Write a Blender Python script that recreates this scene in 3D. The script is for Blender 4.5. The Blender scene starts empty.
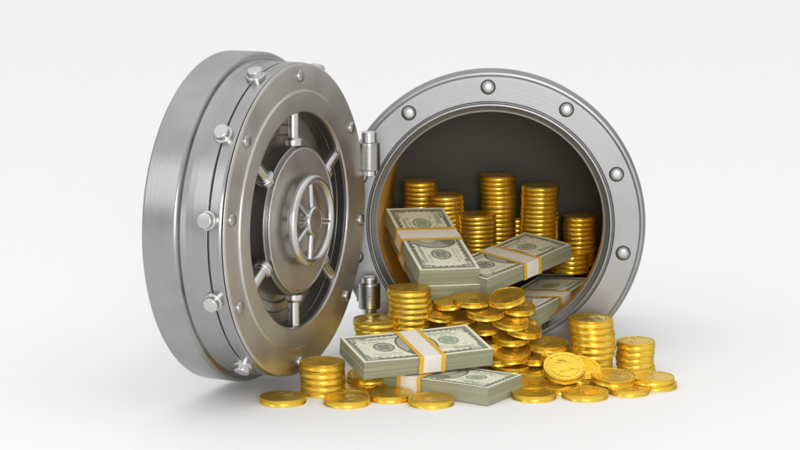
import bpy, bmesh, math, random
from mathutils import Vector, Matrix, Euler

random.seed(11)
SC = bpy.context.scene
COL = SC.collection
R_ = math.radians

# ------------------------------------------------------------------ camera
cam_d = bpy.data.cameras.new("camera")
cam_d.sensor_width = 36.0
cam_d.lens = 94.5
cam_d.clip_start = 0.1
cam_d.clip_end = 1000.0
cam = bpy.data.objects.new("camera", cam_d)
COL.objects.link(cam)
cam.location = (0.2596, -13.3743, 3.0964)
cam.rotation_euler = (R_(90 - 9.5), 0, R_(3.6))
SC.camera = cam

# ------------------------------------------------------------------ world: white photo studio
w = bpy.data.worlds.new("World")
SC.world = w
w.use_nodes = True
nt = w.node_tree
nt.nodes.clear()
out = nt.nodes.new("ShaderNodeOutputWorld")
bg = nt.nodes.new("ShaderNodeBackground")
tc = nt.nodes.new("ShaderNodeTexCoord")
sep = nt.nodes.new("ShaderNodeSeparateXYZ")
rmp = nt.nodes.new("ShaderNodeValToRGB")
nt.links.new(tc.outputs["Generated"], sep.inputs[0])
nt.links.new(sep.outputs["Z"], rmp.inputs[0])
cr = rmp.color_ramp
cr.elements[0].position = 0.0
cr.elements[0].color = (0.50, 0.50, 0.505, 1)
cr.elements[1].position = 1.0
cr.elements[1].color = (1.0, 1.0, 1.0, 1)
for q, v in ((0.06, 0.42), (0.18, 0.60), (0.40, 0.55), (0.70, 0.80)):
    e = cr.elements.new(q); e.color = (v, v, v, 1)
nt.links.new(rmp.outputs[0], bg.inputs[0])
bg.inputs[1].default_value = 1.29
nt.links.new(bg.outputs[0], out.inputs[0])


def softbox(name, loc, target, sx, sy, energy, col=(1, 1, 1)):
    d = bpy.data.lights.new(name, 'AREA')
    d.shape = 'RECTANGLE'
    d.size, d.size_y, d.energy, d.color = sx, sy, energy, col
    o = bpy.data.objects.new(name, d)
    COL.objects.link(o)
    o.location = loc
    o.rotation_euler = (Vector(target) - Vector(loc)).to_track_quat('-Z', 'Y').to_euler()
    return o


softbox("softbox_left", (-7.0, -6.0, 4.5), (-0.8, -0.6, 1.0), 3.0, 4.0, 50)
softbox("front_fill", (3.0, -28.0, 5.8), (0.2, 0.3, 0.6), 7.0, 7.0, 2600)  # unseen fill added far behind the camera to brighten the vault interior

SC.view_settings.view_transform = 'Standard'
SC.view_settings.look = 'None'
SC.view_settings.exposure = 0.0
SC.view_settings.gamma = 1.0
SC.view_settings.use_curve_mapping = False


# ------------------------------------------------------------------ materials
def new_mat(name):
    m = bpy.data.materials.new(name)
    m.use_nodes = True
    n = m.node_tree.nodes
    return m, n, m.node_tree.links, n["Principled BSDF"]


def metal(name, base, rough, turned=True, metallic=1.0, bump=0.04, var=0.1, spread=0.12):
    """lathe-turned or brushed metal: fine rings or fine grain in the roughness and the bump"""
    m, n, l, b = new_mat(name)
    b.inputs["Metallic"].default_value = metallic
    t = n.new("ShaderNodeTexCoord")
    fine = n.new("ShaderNodeTexNoise")
    if turned:
        s = n.new("ShaderNodeSeparateXYZ"); l.new(t.outputs["Object"], s.inputs[0])
        c = n.new("ShaderNodeCombineXYZ")
        l.new(s.outputs["X"], c.inputs["X"]); l.new(s.outputs["Y"], c.inputs["Y"])
        ln = n.new("ShaderNodeVectorMath"); ln.operation = 'LENGTH'; l.new(c.outputs[0], ln.inputs[0])
        mu = n.new("ShaderNodeMath"); mu.operation = 'MULTIPLY_ADD'
        l.new(ln.outputs["Value"], mu.inputs[0]); mu.inputs[1].default_value = 1.0
        mz = n.new("ShaderNodeMath"); mz.operation = 'MULTIPLY'
        l.new(s.outputs["Z"], mz.inputs[0]); mz.inputs[1].default_value = 0.9
        l.new(mz.outputs[0], mu.inputs[2])
        fine.noise_dimensions = '1D'
        l.new(mu.outputs[0], fine.inputs["W"])
        fine.inputs["Scale"].default_value = 160.0
    else:
        mp = n.new("ShaderNodeMapping"); mp.inputs["Scale"].default_value = (260, 260, 14)
        l.new(t.outputs["Object"], mp.inputs[0]); l.new(mp.outputs[0], fine.inputs["Vector"])
        fine.inputs["Scale"].default_value = 1.0
    fine.inputs["Detail"].default_value = 3.0
    cl = n.new("ShaderNodeTexNoise")
    l.new(t.outputs["Object"], cl.inputs["Vector"])
    cl.inputs["Scale"].default_value = 3.2; cl.inputs["Detail"].default_value = 6.0
    # base colour: slight cloudy variation
    mr = n.new("ShaderNodeMapRange"); l.new(cl.outputs["Fac"], mr.inputs[0])
    mr.inputs[1].default_value = 0.3; mr.inputs[2].default_value = 0.7
    mr.inputs[3].default_value = 1.0 - var; mr.inputs[4].default_value = 1.0 + var * 0.5
    mc = n.new("ShaderNodeVectorMath"); mc.operation = 'SCALE'
    mc.inputs[0].default_value = base
    l.new(mr.outputs[0], mc.inputs["Scale"]); l.new(mc.outputs[0], b.inputs["Base Color"])
    ad = n.new("ShaderNodeMath"); ad.operation = 'ADD'
    l.new(fine.outputs["Fac"], ad.inputs[0]); l.new(cl.outputs["Fac"], ad.inputs[1])
    rr = n.new("ShaderNodeMapRange"); l.new(ad.outputs[0], rr.inputs[0])
    rr.inputs[1].default_value = 0.6; rr.inputs[2].default_value = 1.4
    rr.inputs[3].default_value = rough - spread / 2; rr.inputs[4].default_value = rough + spread / 2
    l.new(rr.outputs[0], b.inputs["Roughness"])
    bp = n.new("ShaderNodeBump"); bp.inputs["Strength"].default_value = bump
    bp.inputs["Distance"].default_value = 0.01
    l.new(fine.outputs["Fac"], bp.inputs["Height"]); l.new(bp.outputs[0], b.inputs["Normal"])
    return m


STEEL = metal("brushed_steel", (0.37, 0.37, 0.367), 0.28, bump=0.07, var=0.14, spread=0.18)
FRAME = metal("satin_frame_steel", (0.285, 0.285, 0.285), 0.40, bump=0.06, var=0.12)
FACE = metal("warm_dark_steel", (0.53, 0.51, 0.475), 0.42, var=0.14, spread=0.16)
RECESS = metal("gunmetal", (0.50, 0.47, 0.42), 0.45)
GROOVE = metal("dark_groove_steel", (0.05, 0.05, 0.05), 0.5)
RIVET = metal("satin_rivet_steel", (0.40, 0.40, 0.395), 0.33, turned=False, bump=0.02)
POLISH = metal("polished_steel", (0.58, 0.575, 0.565), 0.29, turned=False, bump=0.02, var=0.05)
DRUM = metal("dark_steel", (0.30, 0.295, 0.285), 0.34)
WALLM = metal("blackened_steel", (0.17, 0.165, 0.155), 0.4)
BARREL = metal("gold_reflection_lining", (0.85, 0.55, 0.13), 0.48, metallic=1.0)  # golden reflection of the coins put into the base colour of lining and sleeve
GOLD = metal("gold", (0.93, 0.62, 0.07), 0.26, turned=False, metallic=0.84, bump=0.04, var=0.10, spread=0.12)


def simple(name, base, rough, noise=0.08, scale=30.0):
    m, n, l, b = new_mat(name)
    t = n.new("ShaderNodeTexCoord"); ns = n.new("ShaderNodeTexNoise")
    l.new(t.outputs["Object"], ns.inputs["Vector"]); ns.inputs["Scale"].default_value = scale
    ns.inputs["Detail"].default_value = 5.0
    mr = n.new("ShaderNodeMapRange"); l.new(ns.outputs["Fac"], mr.inputs[0])
    mr.inputs[1].default_value = 0.3; mr.inputs[2].default_value = 0.7
    mr.inputs[3].default_value = 1 - noise; mr.inputs[4].default_value = 1 + noise
    sc = n.new("ShaderNodeVectorMath"); sc.operation = 'SCALE'; sc.inputs[0].default_value = base
    l.new(mr.outputs[0], sc.inputs["Scale"]); l.new(sc.outputs[0], b.inputs["Base Color"])
    b.inputs["Roughness"].default_value = rough
    bp = n.new("ShaderNodeBump"); bp.inputs["Strength"].default_value = 0.08
    bp.inputs["Distance"].default_value = 0.004
    l.new(ns.outputs["Fac"], bp.inputs["Height"]); l.new(bp.outputs[0], b.inputs["Normal"])
    return m


FLOOR = simple("white_studio_paper", (0.90, 0.90, 0.90), 0.6, 0.004, 4.0)
STRAP = simple("cream_paper_strap", (0.84, 0.80, 0.73), 0.6, 0.03)
STRIPE = simple("amber_strap_edge", (0.80, 0.47, 0.035), 0.5, 0.05)
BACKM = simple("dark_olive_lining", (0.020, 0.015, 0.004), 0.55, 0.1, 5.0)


def paper_edges():
    m, n, l, b = new_mat("cut_paper_edges")
    t = n.new("ShaderNodeTexCoord")
    mp = n.new("ShaderNodeMapping"); mp.inputs["Scale"].default_value = (1.2, 1.2, 240)
    l.new(t.outputs["Object"], mp.inputs[0])
    ns = n.new("ShaderNodeTexNoise"); ns.inputs["Scale"].default_value = 1.0; ns.inputs["Detail"].default_value = 4.0
    l.new(mp.outputs[0], ns.inputs["Vector"])
    rp = n.new("ShaderNodeValToRGB"); l.new(ns.outputs["Fac"], rp.inputs[0])
    rp.color_ramp.elements[0].position = 0.3; rp.color_ramp.elements[0].color = (0.28, 0.28, 0.185, 1)
    rp.color_ramp.elements[1].position = 0.7; rp.color_ramp.elements[1].color = (0.41, 0.41, 0.275, 1)
    l.new(rp.outputs[0], b.inputs["Base Color"])
    b.inputs["Roughness"].default_value = 0.75
    bp = n.new("ShaderNodeBump"); bp.inputs["Strength"].default_value = 0.35
    bp.inputs["Distance"].default_value = 0.003
    l.new(ns.outputs["Fac"], bp.inputs["Height"]); l.new(bp.outputs[0], b.inputs["Normal"])
    return m


EDGES = paper_edges()


def note_mat():
    m, n, l, b = new_mat("printed_banknote")
    a = n.new("ShaderNodeAttribute"); a.attribute_name = "ink"
    t = n.new("ShaderNodeTexCoord"); ns = n.new("ShaderNodeTexNoise")
    l.new(t.outputs["Object"], ns.inputs["Vector"]); ns.inputs["Scale"].default_value = 60.0
    mr = n.new("ShaderNodeMapRange"); l.new(ns.outputs["Fac"], mr.inputs[0])
    mr.inputs[3].default_value = 0.92; mr.inputs[4].default_value = 1.06
    sc = n.new("ShaderNodeVectorMath"); sc.operation = 'SCALE'
    l.new(a.outputs["Color"], sc.inputs[0]); l.new(mr.outputs[0], sc.inputs["Scale"])
    l.new(sc.outputs[0], b.inputs["Base Color"])
    b.inputs["Roughness"].default_value = 0.65
    return m


NOTE = note_mat()


# ------------------------------------------------------------------ mesh helpers
def finish(bm, name, mat, parent=None, loc=(0, 0, 0), rot=None, sharp=32):
    for f in bm.faces:
        f.smooth = True
    lim = R_(sharp)
    for ed in bm.edges:
        ed.smooth = not (len(ed.link_faces) == 2 and ed.calc_face_angle(0) > lim)
    me = bpy.data.meshes.new(name)
    bm.to_mesh(me); bm.free()
    me.materials.append(mat)
    o = bpy.data.objects.new(name, me)
    COL.objects.link(o)
    o.parent = parent
    o.location = loc
    wn = o.modifiers.new("weighted_normals", 'WEIGHTED_NORMAL')
    wn.keep_sharp = True
    wn.weight = 80
    if rot is not None:
        o.rotation_euler = rot if not isinstance(rot, Matrix) else rot.to_euler()
    return o


def rounded(prof, rad, n=3):
    """round every inner corner of a (r, z) profile"""
    res = [prof[0]]
    for i in range(1, len(prof) - 1):
        p = Vector(prof[i]); a = Vector(prof[i - 1]); b = Vector(prof[i + 1])
        da, db = a - p, b - p
        k = min(rad, da.length * 0.45, db.length * 0.45)
        if da.length < 1e-6 or db.length < 1e-6:
            continue
        s = p + da.normalized() * k; t = p + db.normalized() * k
        for j in range(n + 1):
            u = j / n
            q = s * (1 - u) ** 2 + p * 2 * u * (1 - u) + t * u * u
            res.append((q.x, q.y))
    res.append(prof[-1])
    return res


def lathe(bm, prof, seg=96, mtx=None, closed=False):
    rings = []
    for (r, z) in prof:
        if r < 1e-6:
            rings.append([bm.verts.new((0, 0, z))])
        else:
            rings.append([bm.verts.new((r * math.cos(2 * math.pi * i / seg), r * math.sin(2 * math.pi * i / seg), z)) for i in range(seg)])
    pairs = list(zip(rings, rings[1:]))
    if closed:
        pairs.append((rings[-1], rings[0]))
    for A, B in pairs:
        for i in range(seg):
            j = (i + 1) % seg
            if len(A) == 1 and len(B) == 1:
                continue
            if len(A) == 1:
                bm.faces.new((A[0], B[i], B[j]))
            elif len(B) == 1:
                bm.faces.new((A[i], B[0], A[j]))
            else:
                bm.faces.new((A[i], B[i], B[j], A[j]))
    if mtx is not None:
        bmesh.ops.transform(bm, matrix=mtx, verts=[v for rg in rings for v in rg])
    bmesh.ops.recalc_face_normals(bm, faces=bm.faces)
    return bm


def lathe_obj(name, prof, mat, parent=None, loc=(0, 0, 0), rot=None, seg=96, rad=0.006, closed=False):
    bm = bmesh.new()
    lathe(bm, rounded(prof, rad), seg, closed=closed)
    return finish(bm, name, mat, parent, loc, rot)


def box_bm(bm, sx, sy, sz, c=(0, 0, 0), bevel=0.006):
    g = bmesh.ops.create_cube(bm, size=1.0, matrix=Matrix.Translation(c) @ Matrix.Diagonal((sx, sy, sz, 1)))
    if bevel:
        es = {ed for v in g["verts"] for ed in v.link_edges}
        bmesh.ops.bevel(bm, geom=list(es), offset=bevel, segments=2, affect='EDGES', profile=0.5)
    return bm


def torus(bm, R0, r0, z=0.0, s1=96, s2=20):
    vs = [[bm.verts.new(((R0 + r0 * math.cos(b)) * math.cos(a), (R0 + r0 * math.cos(b)) * math.sin(a), z + r0 * math.sin(b)))
           for b in (2 * math.pi * j / s2 for j in range(s2))] for a in (2 * math.pi * i / s1 for i in range(s1))]
    for i in range(s1):
        for j in range(s2):
            bm.faces.new((vs[i][j], vs[(i + 1) % s1][j], vs[(i + 1) % s1][(j + 1) % s2], vs[i][(j + 1) % s2]))


def tag(o, label, cat, group=None, kind=None):
    if label: o["label"] = label
    if cat: o["category"] = cat
    if group: o["group"] = group
    if kind: o["kind"] = kind
    return o


def dup(o, parent, loc, rot):
    c = o.copy(); COL.objects.link(c); c.parent = parent; c.location = loc
    c.rotation_euler = rot.to_euler() if isinstance(rot, Matrix) else rot
    return c


# ------------------------------------------------------------------ setting
bm = bmesh.new()
bmesh.ops.create_grid(bm, x_segments=1, y_segments=1, size=160)
ground = finish(bm, "ground", FLOOR)
ground["kind"] = "structure"

# ------------------------------------------------------------------ the vault
vault = bpy.data.objects.new("bank_vault", None)
COL.objects.link(vault)
tag(vault, "round steel bank vault with its thick door swung open and money spilling out", "vault")
ZC = 0.86
FRONT = Euler((R_(90), 0, 0))        # local Z towards the camera (world -Y)

prof = [(0.800, -0.16), (1.0, -0.16), (1.0, -0.034), (0.986, -0.020), (0.968, -0.018), (0.960, -0.0),
        (0.800, 0.0), (0.797, -0.014), (0.788, -0.014), (0.786, 0.004), (0.772, 0.006),
        (0.768, -0.004), (0.738, -0.036), (0.733, -0.030), (0.729, -0.036), (0.729, -0.045), (0.76, -0.05), (0.76, -0.16)]
bm = bmesh.new()
lathe(bm, rounded(prof, 0.004), 256, closed=True)
# the frame stands on a flat foot
g = bmesh.ops.bisect_plane(bm, geom=bm.verts[:] + bm.edges[:] + bm.faces[:], plane_co=(0, -ZC, 0), plane_no=(0, -1, 0), clear_outer=True)
bmesh.ops.holes_fill(bm, edges=[ed for ed in bm.edges if len(ed.link_faces) == 1], sides=0)
bmesh.ops.recalc_face_normals(bm, faces=bm.faces)
ring = finish(bm, "door_frame", FRAME, vault, (0, 0, ZC), FRONT)

# chamber behind the frame: lining coloured with the coins' reflected gold, a little off centre, with a steel outer jacket
CX = 0.068
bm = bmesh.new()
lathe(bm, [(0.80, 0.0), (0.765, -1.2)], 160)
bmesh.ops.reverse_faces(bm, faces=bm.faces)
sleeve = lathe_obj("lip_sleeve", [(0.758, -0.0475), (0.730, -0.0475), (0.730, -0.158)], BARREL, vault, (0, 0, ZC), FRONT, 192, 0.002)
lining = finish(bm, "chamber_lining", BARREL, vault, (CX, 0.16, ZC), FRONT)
bm = bmesh.new()
lathe(bm, rounded([(0.90, -0.001), (0.815, -1.27), (0.0, -1.27)], 0.02), 128)
g = bmesh.ops.bisect_plane(bm, geom=bm.verts[:] + bm.edges[:] + bm.faces[:], plane_co=(0, -ZC + 0.001, 0), plane_no=(0, -1, 0), clear_outer=True)
bmesh.ops.holes_fill(bm, edges=[ed for ed in bm.edges if len(ed.link_faces) == 1 and all(abs(v.co.y + ZC - 0.001) < 1e-4 for v in ed.verts)], sides=0)
jacket = finish(bm, "outer_jacket", STEEL, vault, (0.04, 0.16, ZC), FRONT)
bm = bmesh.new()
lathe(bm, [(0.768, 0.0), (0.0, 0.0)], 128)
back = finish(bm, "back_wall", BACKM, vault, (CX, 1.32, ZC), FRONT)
# sleeve wall on the hinge side, flush with the lip
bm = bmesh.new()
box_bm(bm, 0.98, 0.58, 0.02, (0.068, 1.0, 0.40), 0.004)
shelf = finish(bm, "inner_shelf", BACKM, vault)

# domed rivets on the frame
rivet_prof = rounded([(0.0, 0.024), (0.026, 0.023), (0.038, 0.017), (0.043, 0.006), (0.043, -0.002)], 0.008)


def rivet(parent, loc, rot, name="rivet", s=1.0, mat=None):
    bm = bmesh.new()
    lathe(bm, [(r * s, z * s) for r, z in rivet_prof], 40)
    o = finish(bm, name, mat or RIVET, parent, loc, rot, sharp=60)
    return o


rv0 = None
for k, a in enumerate([91.2, 57.3, 22.7, -11.5, -46, 126, 160, 194, 228]):
    rr = 0.893 if a > 40 else 0.875
    loc = (rr * math.cos(R_(a)), -0.001, ZC + rr * math.sin(R_(a)))
    if rv0 is None:
        rv0 = rivet(vault, loc, FRONT)
        rivet_seat = lathe_obj("seat", [(0.0485, 0.0), (0.0485, 0.002), (0.042, 0.003)], GROOVE, rv0, (0, 0, 0), None, 40, 0.001)
    else:
        o = dup(rv0, vault, loc, FRONT)
        dup(rivet_seat, o, (0, 0, 0), (0, 0, 0))

# hinges between frame and door
for zt, zb, cap, foot in ((1.408, 1.228, 0.07, 0.034), (0.495, 0.328, 0.042, 0.034)):
    h = lathe_obj("hinge", [(0.0, zb), (0.068, zb), (0.070, zb + 0.008), (0.070, zt - 0.012), (0.068, zt), (0.0, zt)],
                  STEEL, vault, (-0.772, -0.125, 0), None, 64, 0.004)
    lathe_obj("hinge_pin", [(0.0, zt - 0.001), (0.05, zt - 0.001), (0.05, zt + cap - 0.008), (0.044, zt + cap), (0.0, zt + cap)],
              POLISH, h, (0, 0, 0), None, 48, 0.004)
    lathe_obj("pin_foot", [(0.0, zb + 0.001), (0.045, zb + 0.001), (0.045, zb - foot), (0.0, zb - foot)],
              POLISH, h, (0, 0, 0), None, 48, 0.004)
    bm = bmesh.new()
    box_bm(bm, 0.05, 0.075, (zt - zb) * 0.8, (0.005, 0.09, (zt + zb) / 2), 0.006)
    finish(bm, "frame_leaf", STEEL, h)
    bm = bmesh.new()
    box_bm(bm, 0.06, 0.025, (zt - zb) * 0.55, (-0.055, 0.035, (zt + zb) / 2), 0.006)
    finish(bm, "door_leaf", STEEL, h)

# ------------------------------------------------------------------ the door
TH = R_(69.7)
nrm = Vector((math.sin(TH), -math.cos(TH), 0))
tan = Vector((math.cos(TH), math.sin(TH), 0))
DM = Matrix((tan, (0, 0, 1), nrm)).transposed()
DC = (-1.121, -1.0, 1.045)
RB = 0.945
BL = 0.275
body_prof = [(0.68, -0.02), (RB - 0.03, -0.02), (RB - 0.008, -0.022), (RB, -0.034), (RB, -0.098), (RB - 0.008, -0.101), (RB - 0.008, -0.108), (RB, -0.111),
             (RB, -BL + 0.07), (RB + 0.004, -BL + 0.03), (RB + 0.016, -BL - 0.004), (RB + 0.016, -BL - 0.02)]
bm = bmesh.new()
lathe(bm, rounded(body_prof, 0.003), 224)
door = finish(bm, "door", STEEL, vault, DC, DM)
Z0 = (0, 0, 0)
# thick outer flange
lathe_obj("flange", [(0.0, -BL - 0.235), (0.985, -BL - 0.235), (1.0, -BL - 0.222), (1.0, -BL - 0.018), (0.988, -BL - 0.003), (0.972, -BL), (0.90, -BL)],
          STEEL, door, seg=256, rad=0.008)
# groove seam strip
lathe_obj("seam", [(RB - 0.002, -0.100), (RB - 0.006, -0.1045), (RB - 0.002, -0.109)], GROOVE, door, seg=200, rad=0.001)
# face ring: outer flat, step, raised inner ring, bevel into the recess
lathe_obj("face_ring", [(0.672, -0.015), (RB - 0.004, -0.015), (RB - 0.004, -0.008), (RB - 0.016, 0.0), (0.781, 0.0), (0.774, 0.011), (0.770, 0.012), (0.659, 0.012), (0.652, 0.007), (0.650, 0.0), (0.650, -0.012), (0.67, -0.014)],
          FACE, door, seg=224, rad=0.004)
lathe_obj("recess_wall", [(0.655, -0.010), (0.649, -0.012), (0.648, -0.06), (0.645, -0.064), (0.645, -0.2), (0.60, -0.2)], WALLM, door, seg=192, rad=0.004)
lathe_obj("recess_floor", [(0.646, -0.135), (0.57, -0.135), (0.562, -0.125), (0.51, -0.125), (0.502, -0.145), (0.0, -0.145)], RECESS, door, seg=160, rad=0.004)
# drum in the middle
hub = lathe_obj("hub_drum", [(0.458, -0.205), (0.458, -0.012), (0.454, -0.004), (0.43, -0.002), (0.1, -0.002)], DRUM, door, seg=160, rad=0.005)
lathe_obj("hub_plate", [(0.436, -0.004), (0.438, 0.014), (0.433, 0.020), (0.424, 0.020), (0.420, 0.016), (0.20, 0.016), (0.196, 0.026), (0.188, 0.028), (0.0, 0.026)], FACE, door, seg=160, rad=0.004)
# hand wheel: rim, six spokes and boss
bm = bmesh.new()
torus(bm, 0.251, 0.028, 0.078, 112, 20)
for a in (94, -98, -9, 171, 143, -153):
    m = Matrix.Rotation(R_(a), 4, 'Z') @ Matrix.Translation((0.05, 0, 0.078)) @ Matrix.Rotation(R_(90), 4, 'Y')
    lathe(bm, [(0.018, 0.0), (0.0165, 0.19)], 16, m)
lathe(bm, rounded([(0.06, 0.026), (0.06, 0.055), (0.090, 0.060), (0.090, 0.100), (0.081, 0.110), (0.074, 0.108), (0.0, 0.111)], 0.005), 64)
finish(bm, "handwheel", POLISH, door)
# locking rods with collars around the drum
rod0 = col0 = None
for a in (90, 30, -41, -91, -150, 141):
    M = Matrix.Rotation(R_(a), 4, 'Z') @ Matrix.Rotation(R_(90), 4, 'Y')
    p = M @ Vector((0, 0, 0.45)) + Vector((0, 0, -0.042))
    if rod0 is None:
        bm = bmesh.new()
        lathe(bm, [(0.036, 0.0), (0.036, 0.196)], 32)
        lathe(bm, rounded([(0.03, 0.0), (0.058, 0.002), (0.058, 0.036), (0.052, 0.044), (0.044, 0.045), (0.043, 0.052), (0.036, 0.053)], 0.004), 40)
        rod0 = finish(bm, "locking_rod", POLISH, door, p, M.to_3x3())
    else:
        dup(rod0, door, p, M.to_3x3())
# rivets on the face ring
for a in (140.3, 89.1, 33.5, -8.5, -42, -91, -153.5, 171.4):
    a = R_(a)
    rivet(door, (0.868 * math.cos(a), 0.868 * math.sin(a), 0.0), None, "rivet", 0.92)
# locking pins round the rim of the door
pin0 = None
pin_prof = rounded([(0.058, -0.01), (0.058, 0.018), (0.052, 0.024), (0.047, 0.024), (0.047, 0.051), (0.041, 0.058), (0.0, 0.060)], 0.004)
for a in (172, 141.5, 111.5, 62, 34, 0, -34, -76, -124.5, -159):
    M = Matrix.Rotation(R_(a), 4, 'Z') @ Matrix.Rotation(R_(90), 4, 'Y')
    p = M @ Vector((0, 0, RB)) + Vector((0, 0, -0.104))
    if pin0 is None:
        bm = bmesh.new(); lathe(bm, pin_prof, 48)
        pin0 = finish(bm, "locking_pin", POLISH, door, p, M.to_3x3())
    else:
        dup(pin0, door, p, M.to_3x3())

# ------------------------------------------------------------------ gold coins
CR, CT = 0.140, 0.040


def coin_mesh():
    bm = bmesh.new()
    seg = 144

    def relief(r, a):
        u = r / CR
        h = 0.0
        if u > 0.93: return 0.0
        h = -0.0045
        if 0.74 < u < 0.80: h += 0.0014
        if u < 0.66:
            x, y = u * math.cos(a), u * math.sin(a)
            # a plain embossed laurel-and-bust like swelling
            h += 0.0042 * max(0, 1 - ((x + .02) / .30) ** 2 - ((y - .12) / .34) ** 2) ** .5
            h += 0.0034 * max(0, 1 - ((x - .02) / .44) ** 2 - ((y + .42) / .20) ** 2) ** .5
            h += 0.0010 * math.sin(23 * x + 9 * y) * math.sin(17 * y - 6 * x) * (1 if u > 0.16 else 0.4)
        elif u < 0.74:
            h += 0.0016 * (math.sin(26 * a) > 0.2)
        elif 0.80 <= u < 0.92:
            h += 0.0022 * (math.sin(40 * a) * math.sin(7 * a + 1.0) > 0.12)
        return h
    rads = [0.14, 0.24, 0.34, 0.43, 0.51, 0.58, 0.64, 0.67, 0.73, 0.745, 0.795, 0.81, 0.85, 0.89, 0.915, 0.945, 0.972]
    rings = []

    def ring(fn):
        rings.append([bm.verts.new(fn(2 * math.pi * i / seg)) for i in range(seg)])
    top = bm.verts.new((0, 0, CT + relief(0, 0)))
    for u in rads:
        ring(lambda a: (u * CR * math.cos(a), u * CR * math.sin(a), CT + relief(u * CR, a)))
    for (u, z) in ((0.994, CT - 0.0007), (1.0, CT - 0.0022)):
        ring(lambda a: (u * CR * math.cos(a), u * CR * math.sin(a), z))
    for z in (CT - 0.0029, 0.0029):
        rings.append([bm.verts.new(((CR - (0.0034 if i % 2 else 0.0)) * math.cos(2 * math.pi * i / seg), (CR - (0.0034 if i % 2 else 0.0)) * math.sin(2 * math.pi * i / seg), z)) for i in range(seg)])
    for (u, z) in ((1.0, 0.0022), (0.994, 0.0007), (0.972, 0.0), (0.94, 0.0), (0.92, 0.003)):
        ring(lambda a: (u * CR * math.cos(a), u * CR * math.sin(a), z))
    bot = bm.verts.new((0, 0, 0.003))
    for i in range(seg):
        j = (i + 1) % seg
        bm.faces.new((top, rings[0][i], rings[0][j]))
        bm.faces.new((bot, rings[-1][j], rings[-1][i]))
        for A, B in zip(rings, rings[1:]):
            bm.faces.new((A[i], B[i], B[j], A[j]))
    for f in bm.faces: f.smooth = True
    for ed in bm.edges:
        ed.smooth = not (len(ed.link_faces) == 2 and ed.calc_face_angle(0) > R_(14))
    me = bpy.data.meshes.new("gold_coin")
    bm.to_mesh(me); bm.free()
    me.materials.append(GOLD)
    return me


COIN = coin_mesh()
ORD = ["top", "second", "third", "fourth", "fifth", "sixth", "seventh", "eighth", "ninth", "tenth", "eleventh", "twelfth", "thirteenth",
       "fourteenth", "fifteenth", "sixteenth", "seventeenth", "eighteenth", "nineteenth", "twentieth", "twenty-first", "twenty-second", "twenty-third", "twenty-fourth"]


def coin(loc, label, group, tilt=0.0, az=0.0, s=1.0, st=1.0, spin=None, rot=None):
    o = bpy.data.objects.new("gold_coin", COIN)
    COL.objects.link(o)
    if spin is None: spin = random.uniform(0, 6.28)
    # tilt leans the face towards the direction az (0 = towards the viewer)
    ax = Vector((math.cos(R_(az)), math.sin(R_(az)), 0))
    M = Matrix.Rotation(R_(tilt), 3, ax) @ Matrix.Rotation(spin, 3, 'Z')
    o.rotation_euler = M.to_euler()
    o.scale = (s, s, st)
    o.location = loc
    tag(o, label, "coin", group)
    return o


def centre(loc, tilt, az, st):
    """base point of a tilted coin whose centre is at loc"""
    ax = Vector((math.cos(R_(az)), math.sin(R_(az)), 0))
    return Vector(loc) - Matrix.Rotation(R_(tilt), 3, ax) @ Vector((0, 0, CT * st / 2))


def stack(x, y, ztop, where, s=1.0, t=CT, zbase=0.0, jit=0.005, group=None):
    n = max(1, round((ztop - zbase) / t))
    t = (ztop - zbase) / n
    dx = dy = 0.0
    for k in range(n):
        q = n - 1 - k
        o = "bottom" if q == n - 1 and n > 1 else ORD[q] + (" from the top" if q else "")
        if o == "bottom": lab = "bottom gold coin of " + where
        elif q == 0: lab = "top gold coin of " + where
        else: lab = f"{ORD[q]} gold coin from the top of {where}"
        dx = 0.5 * dx + random.gauss(0, jit * 0.8); dy = 0.5 * dy + random.gauss(0, jit * 0.8)
        coin((x + dx, y + dy, zbase + k * t), lab, group, 0, 0, s * random.uniform(0.992, 1.006), t / CT * 0.997)


# stacks outside
stack(0.652, -0.484, 0.362, "the tall stack right of the vault", 1.0, 0.040, group="coins in the tall stack right of the vault")
stack(0.922, -0.387, 0.200, "the short rightmost stack", 0.86, 0.040, group="coins in the short rightmost stack")
stack(-0.993, -1.078, 0.196, "the low stack before the door", 0.98, 0.0392, jit=0.012, group="coins in the low stack in front of the vault door")
stack(-0.712, -0.36, 0.314, "the stack beneath the lower hinge", 1.0, 0.0392, group="coins in the stack beneath the lower hinge")
stack(-0.499, -0.30, 0.505, "the stack in front of the lower frame edge", 1.0, 0.0361, group="coins in the stack in front of the left frame edge")

# stacks inside the vault, on the inner shelf
SH = 0.411
T2 = 0.0308
stack(-0.50, 1.0, 1.003, "the leftmost stack inside the vault", 0.86, T2, SH, 0.0036, "coins in the leftmost stack inside the vault")
stack(-0.321, 0.90, 0.923, "the second stack from the left inside", 0.89, T2, SH, 0.0036, "coins in the second stack from the left inside the vault")
stack(-0.104, 0.84, 0.800, "the front middle stack inside the vault", 0.92, T2, SH, 0.0036, "coins in the front middle stack inside the vault")
stack(0.035, 1.075, 1.035, "the tallest stack inside the vault", 0.90, T2, SH, 0.0036, "coins in the tallest stack inside the vault")
stack(0.323, 0.95, 0.984, "the tall stack right of the tallest", 0.93, T2, SH, 0.0036, "coins in the tall stack right of the tallest one")
stack(0.60, 1.08, 0.755, "the rear right stack inside", 0.84, T2, SH, 0.0036, "coins in the rear right stack inside the vault")
stack(0.535, 0.80, 0.545, "the front right stack inside", 0.90, T2, SH, 0.0036, "coins in the low front right stack inside the vault")
stack(0.17, 1.17, 0.73, "the half-hidden stack behind the tallest", 0.80, T2, SH, 0.004, "coins in the half-hidden stack behind the tallest one")

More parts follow.
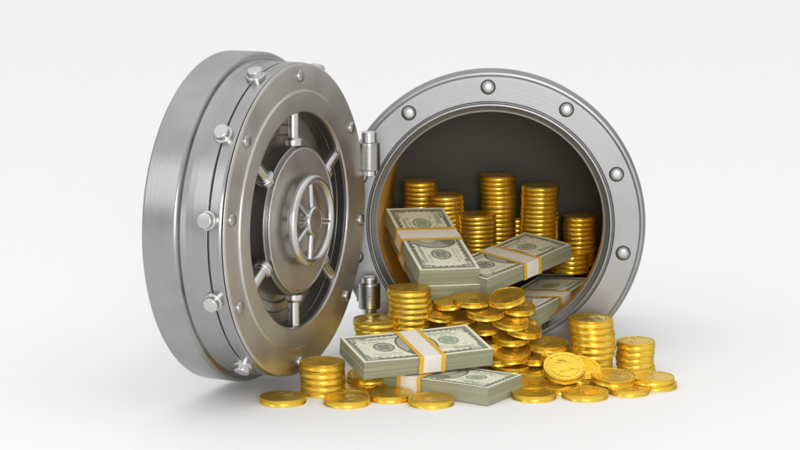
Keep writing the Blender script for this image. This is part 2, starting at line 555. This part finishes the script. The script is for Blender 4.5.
# coins lying on the ground
GG = "loose coins lying on the white ground"
coin((-1.196, -1.307, 0), "leftmost flat gold coin lying alone on the white ground", GG, s=1.0, st=0.95)
coin((-0.813, -1.319, 0), "flat gold coin on the ground just right of the low front stack", GG, s=1.0, st=0.95)
coin((-0.567, -1.182, 0), "flat gold coin on the ground under the overhanging front bundle", GG, s=1.0, st=0.95)
coin((-0.316, -1.30, 0), "flat gold coin on the ground before the strap of the lower bundle", GG, s=0.98, st=0.95)
coin((-0.80, -1.02, 0), "gold coin on the ground between low stack and front bundle", GG, s=1.0)
coin((-0.66, -0.86, 0), "gold coin on the ground below the left end of the front bundle", GG, s=1.0)
coin((-0.715, -0.87, 0.040), "gold coin lying on another beneath the front bundle's left end", GG, 4, -20, s=1.0)
coin((0.292, -1.115, 0), "flat gold coin on the ground beside the lower bundle's right corner", GG, s=0.95, st=0.95)
coin((0.597, -1.072, 0), "flat gold coin on the ground below the leaning coin", GG, s=1.0, st=0.95)
coin((0.27, -0.90, 0), "half-hidden gold coin behind the flat one at the lower bundle's corner", GG, s=0.98)
coin((0.45, -0.93, 0), "half-hidden gold coin under the leaning coin", GG, s=0.95)
coin((0.862, -0.955, 0), "small flat gold coin under the right edge of a tilted coin", GG, s=0.9, st=0.9)
coin((0.775, -0.83, 0.044), "tilted gold coin resting on a smaller one before the tall stack", GG, 6, 30, s=0.99, st=0.9)
coin((1.030, -0.80, 0), "lower gold coin of the pair at the far right", GG, s=0.96, st=0.85)
coin((1.012, -0.80, 0.0345), "upper gold coin of the pair at the far right", GG, 0, 0, s=0.97, st=0.9)
c = centre((0.475, -0.86, 0.125), 29, 6, 0.95)
coin(c, "gold coin leaning upright and showing its whole embossed face", GG, 29, 6, s=0.92, st=0.95, spin=0.4)
c = centre((0.575, -0.77, 0.098), 22, 24, 0.95)
coin(c, "gold coin leaning just behind the upright leaning coin", GG, 22, 24, s=0.92, st=0.95)

# the heap spilling over the lip of the vault
PG = "coins in the heap spilling from the vault"
HEAP = [
    (-0.240, -0.215, 0.387, 7, -50, 0.82, 'darker coin at the upper left of the heap beside the bundle corner'),
    (-0.106, -0.288, 0.421, 6, 15, 0.86, 'highest broad coin at the top left of the heap'),
    (0.117, -0.369, 0.458, 17, -35, 0.86, 'coin at the top right of the heap, tilted up against a bundle'),
    (0.181, -0.246, 0.369, 9, 30, 0.84, "coin at the heap's right edge just below the tilted top one"),
    (-0.020, -0.381, 0.362, 8, 10, 0.85, 'bright flat coin on top of the middle of the heap'),
    (-0.026, -0.347, 0.261, 7, -10, 0.85, 'flat coin directly under the bright middle coin of the heap'),
    (-0.185, -0.271, 0.298, 10, -40, 0.80, 'shaded coin left of the two stacked middle coins'),
    (-0.315, -0.306, 0.332, 10, 50, 0.80, 'shaded tilted coin beside the stack at the lower frame edge'),
    (-0.331, -0.312, 0.246, 8, -40, 0.80, 'lowest shaded coin between stack and front bundle'),
    (-0.165, -0.339, 0.213, 7, 30, 0.80, 'shaded coin just above the back edge of the front bundle'),
    (0.139, -0.399, 0.310, 11, 30, 0.85, 'coin half covered behind the right-hand middle coin of the heap'),
    (0.227, -0.413, 0.256, 9, 50, 0.82, 'coin wedged between the heap and the frame lip'),
    (0.145, -0.423, 0.216, 9, 5, 0.87, "broad coin tilted to the viewer right of the front bundle's back corner"),
    (0.148, -0.552, 0.131, 9, -8, 0.87, 'broad coin just above the right end of the front bundle'),
    (0.006, -0.403, 0.175, 6, -30, 0.82, "half-hidden coin behind the front bundle's back corner"),
    (0.378, -0.455, 0.177, 4, -8, 0.94, 'flat coin on top of the low pile left of the tall stack'),
    (0.458, -0.593, 0.132, 3, 30, 0.92, 'coin under the flat top coin of the low pile, touching the tall stack'),
    (0.309, -0.499, 0.100, 3, -40, 0.90, 'coin at the left under the flat top coin of the low pile'),
    (0.313, -0.593, 0.048, 13, -25, 0.92, 'bright coin tilted to the viewer left of the leaning coin'),
    (0.355, -0.579, 0.019, 1, 23, 0.82, 'gold coin buried in the heap with only a glimpse of its rim showing'),
    (-0.083, -0.267, 0.019, 0, -37, 0.82, 'gold coin buried in the heap with only a glimpse of its rim showing'),
    (0.202, -0.233, 0.019, 1, -3, 0.82, 'gold coin buried in the heap with only a glimpse of its rim showing'),
    (0.106, -0.613, 0.019, 2, -10, 0.82, 'gold coin buried in the heap with only a glimpse of its rim showing'),
    (0.579, -0.742, 0.019, 1, 18, 0.82, 'gold coin buried in the heap with only a glimpse of its rim showing'),
    (-0.167, -0.317, 0.056, 1, 14, 0.82, 'gold coin buried in the heap with only a glimpse of its rim showing'),
    (0.153, -0.583, 0.056, 1, 22, 0.82, 'gold coin buried in the heap with only a glimpse of its rim showing'),
    (0.099, -0.338, 0.056, 1, -82, 0.82, 'gold coin buried in the heap with only a glimpse of its rim showing'),
    (0.466, -0.681, 0.056, 1, -5, 0.82, 'gold coin buried in the heap with only a glimpse of its rim showing'),
    (0.375, -0.461, 0.056, 2, 39, 0.82, 'gold coin buried in the heap with only a glimpse of its rim showing'),
    (0.150, -0.171, 0.094, 1, 82, 0.82, 'gold coin buried in the heap with only a glimpse of its rim showing'),
    (0.062, -0.543, 0.094, 1, 85, 0.82, 'gold coin buried in the heap with only a glimpse of its rim showing'),
    (-0.199, -0.189, 0.094, 0, 69, 0.82, 'gold coin buried in the heap with only a glimpse of its rim showing'),
    (0.010, -0.368, 0.131, 0, -78, 0.82, 'gold coin buried in the heap with only a glimpse of its rim showing'),
    (-0.236, -0.199, 0.131, 2, -19, 0.82, 'gold coin buried in the heap with only a glimpse of its rim showing'),
    (0.222, -0.269, 0.131, 2, -13, 0.82, 'gold coin buried in the heap with only a glimpse of its rim showing'),
    (-0.053, -0.203, 0.169, 0, -13, 0.82, 'gold coin buried in the heap with only a glimpse of its rim showing'),
    (0.170, -0.316, 0.169, 1, -39, 0.82, 'gold coin buried in the heap with only a glimpse of its rim showing'),
    (-0.238, -0.359, 0.169, 1, 24, 0.82, 'gold coin buried in the heap with only a glimpse of its rim showing'),
    (-0.254, -0.005, 0.206, 0, 20, 0.82, 'gold coin buried in the heap with only a glimpse of its rim showing'),
    (0.070, -0.167, 0.206, 1, -22, 0.82, 'gold coin buried in the heap with only a glimpse of its rim showing'),
    (0.228, 0.010, 0.206, 1, 51, 0.82, 'gold coin buried in the heap with only a glimpse of its rim showing'),
    (-0.168, -0.280, 0.206, 2, 17, 0.82, 'gold coin buried in the heap with only a glimpse of its rim showing'),
    (-0.130, -0.002, 0.244, 1, 22, 0.82, 'gold coin buried in the heap with only a glimpse of its rim showing'),
    (0.212, -0.054, 0.244, 1, -81, 0.82, 'gold coin buried in the heap with only a glimpse of its rim showing'),
    (0.026, -0.218, 0.244, 1, -48, 0.82, 'gold coin buried in the heap with only a glimpse of its rim showing'),
    (-0.369, 0.011, 0.244, 1, -39, 0.82, 'gold coin buried in the heap with only a glimpse of its rim showing'),
    (-0.165, -0.141, 0.282, 1, -85, 0.82, 'gold coin buried in the heap with only a glimpse of its rim showing'),
    (0.146, -0.202, 0.282, 1, 63, 0.82, 'gold coin buried in the heap with only a glimpse of its rim showing'),
]
for (x, y, z, tl, az, s, lab) in HEAP:
    coin(centre((x, y, z), tl, az, 0.92), lab, PG, tl, az, s, 0.92)

# ------------------------------------------------------------------ banknote bundles
BLN, BWD, BTH = 0.85, 0.41, 0.10
GLY = {'1': "010110010010111", '0': "111101101101111"}


def note_colors(nx, ny):
    """albedo of a generic printed note: border lace, text-like strokes, portrait oval, two seals, corner numerals"""
    rnd = random.Random(5)
    paper = (0.86, 0.855, 0.665)
    ink = (0.06, 0.07, 0.05)
    grn = (0.15, 0.24, 0.13)

    def mix(a, b, t): return tuple(a[i] * (1 - t) + b[i] * t for i in range(3))
    strokes = []

    def line(x0, x1, y, h, dens, amt, colr=ink):
        x = x0
        while x < x1:
            wd = rnd.uniform(0.006, 0.016)
            if rnd.random() < dens: strokes.append((x, min(x + wd, x1), y - h / 2, y + h / 2, amt, colr))
            x += wd + rnd.uniform(0.003, 0.007)
    line(0.13, 0.40, 0.80, 0.055, 0.96, 0.72)
    line(0.60, 0.88, 0.80, 0.045, 0.95, 0.66)
    line(0.62, 0.86, 0.73, 0.035, 0.9, 0.6)
    line(0.12, 0.24, 0.71, 0.05, 0.9, 0.6, grn)
    line(0.12, 0.36, 0.26, 0.03, 0.9, 0.5)
    line(0.62, 0.88, 0.33, 0.03, 0.85, 0.45)
    line(0.63, 0.80, 0.27, 0.03, 0.85, 0.45)
    line(0.15, 0.34, 0.20, 0.03, 0.85, 0.45)
    line(0.74, 0.90, 0.215, 0.075, 1.0, 0.75, grn)

    def glyphs(u, v, x0, y0, wd, ht, txt):
        if not (x0 <= u < x0 + wd and y0 <= v < y0 + ht): return False
        cw = wd / len(txt); k = int((u - x0) / cw); fx = ((u - x0) / cw - k) * 4
        fy = (1 - (v - y0) / ht) * 5
        if fx >= 3: return False
        return GLY[txt[k]][min(4, int(fy)) * 3 + int(fx)] == '1'
    res = []
    for j in range(ny):
        v = (j + 0.5) / ny
        for i in range(nx):
            u = (i + 0.5) / nx
            c = paper
            dx, dy = min(u, 1 - u) * BLN, min(v, 1 - v) * BWD
            dm = min(dx, dy)
            if dm < 0.020:
                c = paper
            elif dm < 0.056:
                lace = 0.5 + 0.5 * math.sin(u * 150) * math.sin(v * 74)
                c = mix(paper, ink, 0.74 + 0.24 * lace)
                if 0.026 < dm < 0.031: c = mix(paper, ink, 0.35)
                # scalloped inner edge
                if dm > 0.047 + 0.006 * math.sin((u * BLN + v * BWD) * 150): c = mix(paper, ink, 0.25)
            else:
                c = mix(paper, ink, 0.05 + 0.04 * math.sin(u * 90 + 5 * math.sin(v * 16)))
                for (x0, x1, y0, y1, amt, colr) in strokes:
                    if x0 <= u < x1 and y0 <= v < y1: c = mix(paper, colr, amt); break
                # seals
                for (sx, sy, sr, colr) in ((0.245, 0.50, 0.068, ink), (0.755, 0.52, 0.066, grn)):
                    rr = math.hypot((u - sx) * BLN, (v - sy) * BWD) / sr
                    aa = math.atan2((v - sy) * BWD, (u - sx) * BLN)
                    if rr < 1.0 + 0.05 * math.sin(aa * 26):
                        k = 0.80 if rr > 0.80 else (0.42 if rr > 0.62 else 0.70 + 0.22 * math.sin(aa * 4 + rr * 9) * math.sin(rr * 14))
                        c = mix(paper, colr, k)
                # portrait oval
                ex, ey = (u - 0.5) / 0.155, (v - 0.5) / 0.41
                er = math.hypot(ex, ey)
                if er < 1.0:
                    k = 0.52 + 0.10 * math.sin(v * 260)
                    if er > 0.90: k = 0.86
                    else:
                        if (ex / .36) ** 2 + ((ey - .22) / .40) ** 2 < 1: k = 0.24 + 0.10 * math.sin(v * 180 + u * 90)
                        elif (ex / .52) ** 2 + ((ey - .20) / .55) ** 2 < 1: k = 0.66
                        elif ((ex) / .78) ** 2 + ((ey + .78) / .58) ** 2 < 1: k = 0.80
                    c = mix(paper, ink, k)
            # corner numerals on dark patches
            for (x0, y0) in ((0.035, 0.75), (0.845, 0.75), (0.035, 0.07), (0.845, 0.07)):
                if x0 - 0.008 < u < x0 + 0.128 and y0 - 0.03 < v < y0 + 0.20 and dm > 0.020:
                    if glyphs(u, v, x0 + 0.012, y0 + 0.02, 0.085, 0.12, "100"): c = mix(paper, ink, 0.22)
                    elif dm < 0.066: c = mix(paper, ink, 0.72)
            res.append(c)
    return res


NX, NY = 300, 138
NOTE_COL = note_colors(NX, NY)


def bow(x):
    """the free ends of a strapped bundle stand a little higher than its pinched middle"""
    return 0.005 * min(1.0, abs(x - 0.02) / 0.40) ** 1.6


def note_mesh():
    """one printed sheet with a faint bow, ink stored per face"""
    vs, fs = [], []
    for j in range(NY + 1):
        for i in range(NX + 1):
            u, v = i / NX, j / NY
            vs.append(((u - .5) * (BLN - 0.004), (v - .5) * (BWD - 0.004), 0.0012 * math.sin(u * 9 + 1) * math.cos(v * 5) + bow((u - .5) * BLN)))
    for j in range(NY):
        for i in range(NX):
            a = j * (NX + 1) + i
            fs.append((a, a + 1, a + NX + 2, a + NX + 1))
    me = bpy.data.meshes.new("top_note")
    me.from_pydata(vs, [], fs)
    at = me.attributes.new("ink", 'FLOAT_COLOR', 'FACE')
    flat = []
    for c in NOTE_COL: flat += [c[0], c[1], c[2], 1.0]
    at.data.foreach_set("color", flat)
    me.materials.append(NOTE)
    for p in me.polygons: p.use_smooth = True
    return me


NOTE_ME = note_mesh()


def block_bm(seed):
    """the cut edges of a stack of notes: each layer a hair out of line with the next"""
    rnd = random.Random(seed)
    bm = bmesh.new()
    n = 40
    rings = []
    lx = ly = 0.0
    per = 10

    def loop(hx, hy, ox, oy, z):
        pts = []
        for k in range(per): pts.append((-hx + 2 * hx * k / per, -hy))
        for k in range(per): pts.append((hx, -hy + 2 * hy * k / per))
        for k in range(per): pts.append((hx - 2 * hx * k / per, hy))
        for k in range(per): pts.append((-hx, hy - 2 * hy * k / per))
        # waists in under the strap, swells a little at the free ends
        return [bm.verts.new((x + ox, y * (1.0 - 0.0) + oy, -BTH * z + bow(x) * (1.0 - z))) for x, y in pts]
    for k in range(n):
        lx = rnd.gauss(0, 0.0010); ly = rnd.gauss(0, 0.0010)
        hx, hy = BLN / 2 - 0.002 + rnd.uniform(-0.0008, 0.0008), BWD / 2 - 0.002 + rnd.uniform(-0.0008, 0.0008)
        rings.append(loop(hx, hy, lx, ly, (k + 0.02) / n))
        rings.append(loop(hx, hy, lx, ly, (k + 0.86) / n))
    m = len(rings[0])
    for A, B in zip(rings, rings[1:]):
        for i in range(m):
            j = (i + 1) % m
            bm.faces.new((A[i], B[i], B[j], A[j]))
    for k in range(per):
        bm.faces.new((rings[0][k], rings[0][k + 1], rings[0][3 * per - 1 - k], rings[0][3 * per - k]))
    bm.faces.new(list(reversed(rings[-1])))
    bmesh.ops.recalc_face_normals(bm, faces=bm.faces)
    return bm


def band_bm(x0, x1, gap):
    """a paper strap wrapped right round the bundle"""
    bm = bmesh.new()
    hy, zt, zb = BWD / 2 + gap, 0.002 + gap, -BTH - gap
    loop = []
    n = 5
    r = 0.006
    for (cy, cz, a0) in ((-hy + r, zt - r, 90), (-hy + r, zb + r, 180), (hy - r, zb + r, 270), (hy - r, zt - r, 0)):
        for k in range(n):
            a = R_(a0 + 90 * k / (n - 1))
            loop.append((cy + r * math.cos(a), cz + r * math.sin(a)))
    A = [bm.verts.new((x0, y, z)) for y, z in loop]
    B = [bm.verts.new((x1, y, z)) for y, z in loop]
    for i in range(len(loop)):
        j = (i + 1) % len(loop)
        bm.faces.new((A[i], A[j], B[j], B[i]))
    bmesh.ops.recalc_face_normals(bm, faces=bm.faces)
    return bm


def bundle(loc, rot, label, band=0.03, seed=1):
    """origin: centre of the top note"""
    o = bpy.data.objects.new("banknote_bundle", None)
    COL.objects.link(o)
    o.location = loc
    o.rotation_euler = Euler([R_(a) for a in rot])
    tag(o, label, "banknote bundle", "strapped bundles of banknotes")
    finish(block_bm(seed), "note_block", EDGES, o, sharp=20)
    t = bpy.data.objects.new("top_note", NOTE_ME); COL.objects.link(t); t.parent = o; t.location = (0, 0, 0.0022)
    b = finish(band_bm(band - 0.085, band + 0.085, 0.0035), "strap", STRAP, o)
    for s in (-1, 1):
        xa, xb = sorted((band + s * 0.058, band + s * 0.0865))
        finish(band_bm(xa, xb, 0.0055), "strap_edge", STRIPE, b)
    return o


bundle((-0.427, -0.847, 0.257), (10.6, -0.8, 26.2), "banknote bundle in front with a whole wide face, lying across another bundle", 0.02, 1)
bundle((-0.245, -0.952, 0.1035), (0, 0, -30), "banknote bundle flat on the ground under the front bundle", -0.13, 2)
bundle((-0.387, 0.247, 0.721), (1.5, -19.2, 109.7), "steeply tilted banknote bundle at the left inside the vault opening", 0.06, 3)
bundle((-0.365, 0.265, 0.612), (1.5, -19.2, 108.5), "banknote bundle directly beneath the steep one in the vault", 0.06, 4)
bundle((0.105, 0.349, 0.592), (4.7, -8.8, 49.0), "banknote bundle slanting in the middle of the vault opening", 0.02, 5)
bundle((0.311, 0.355, 0.337), (-4.4, -5.0, 63.6), "lowest banknote bundle at the right just inside the frame lip", 0.0, 6)
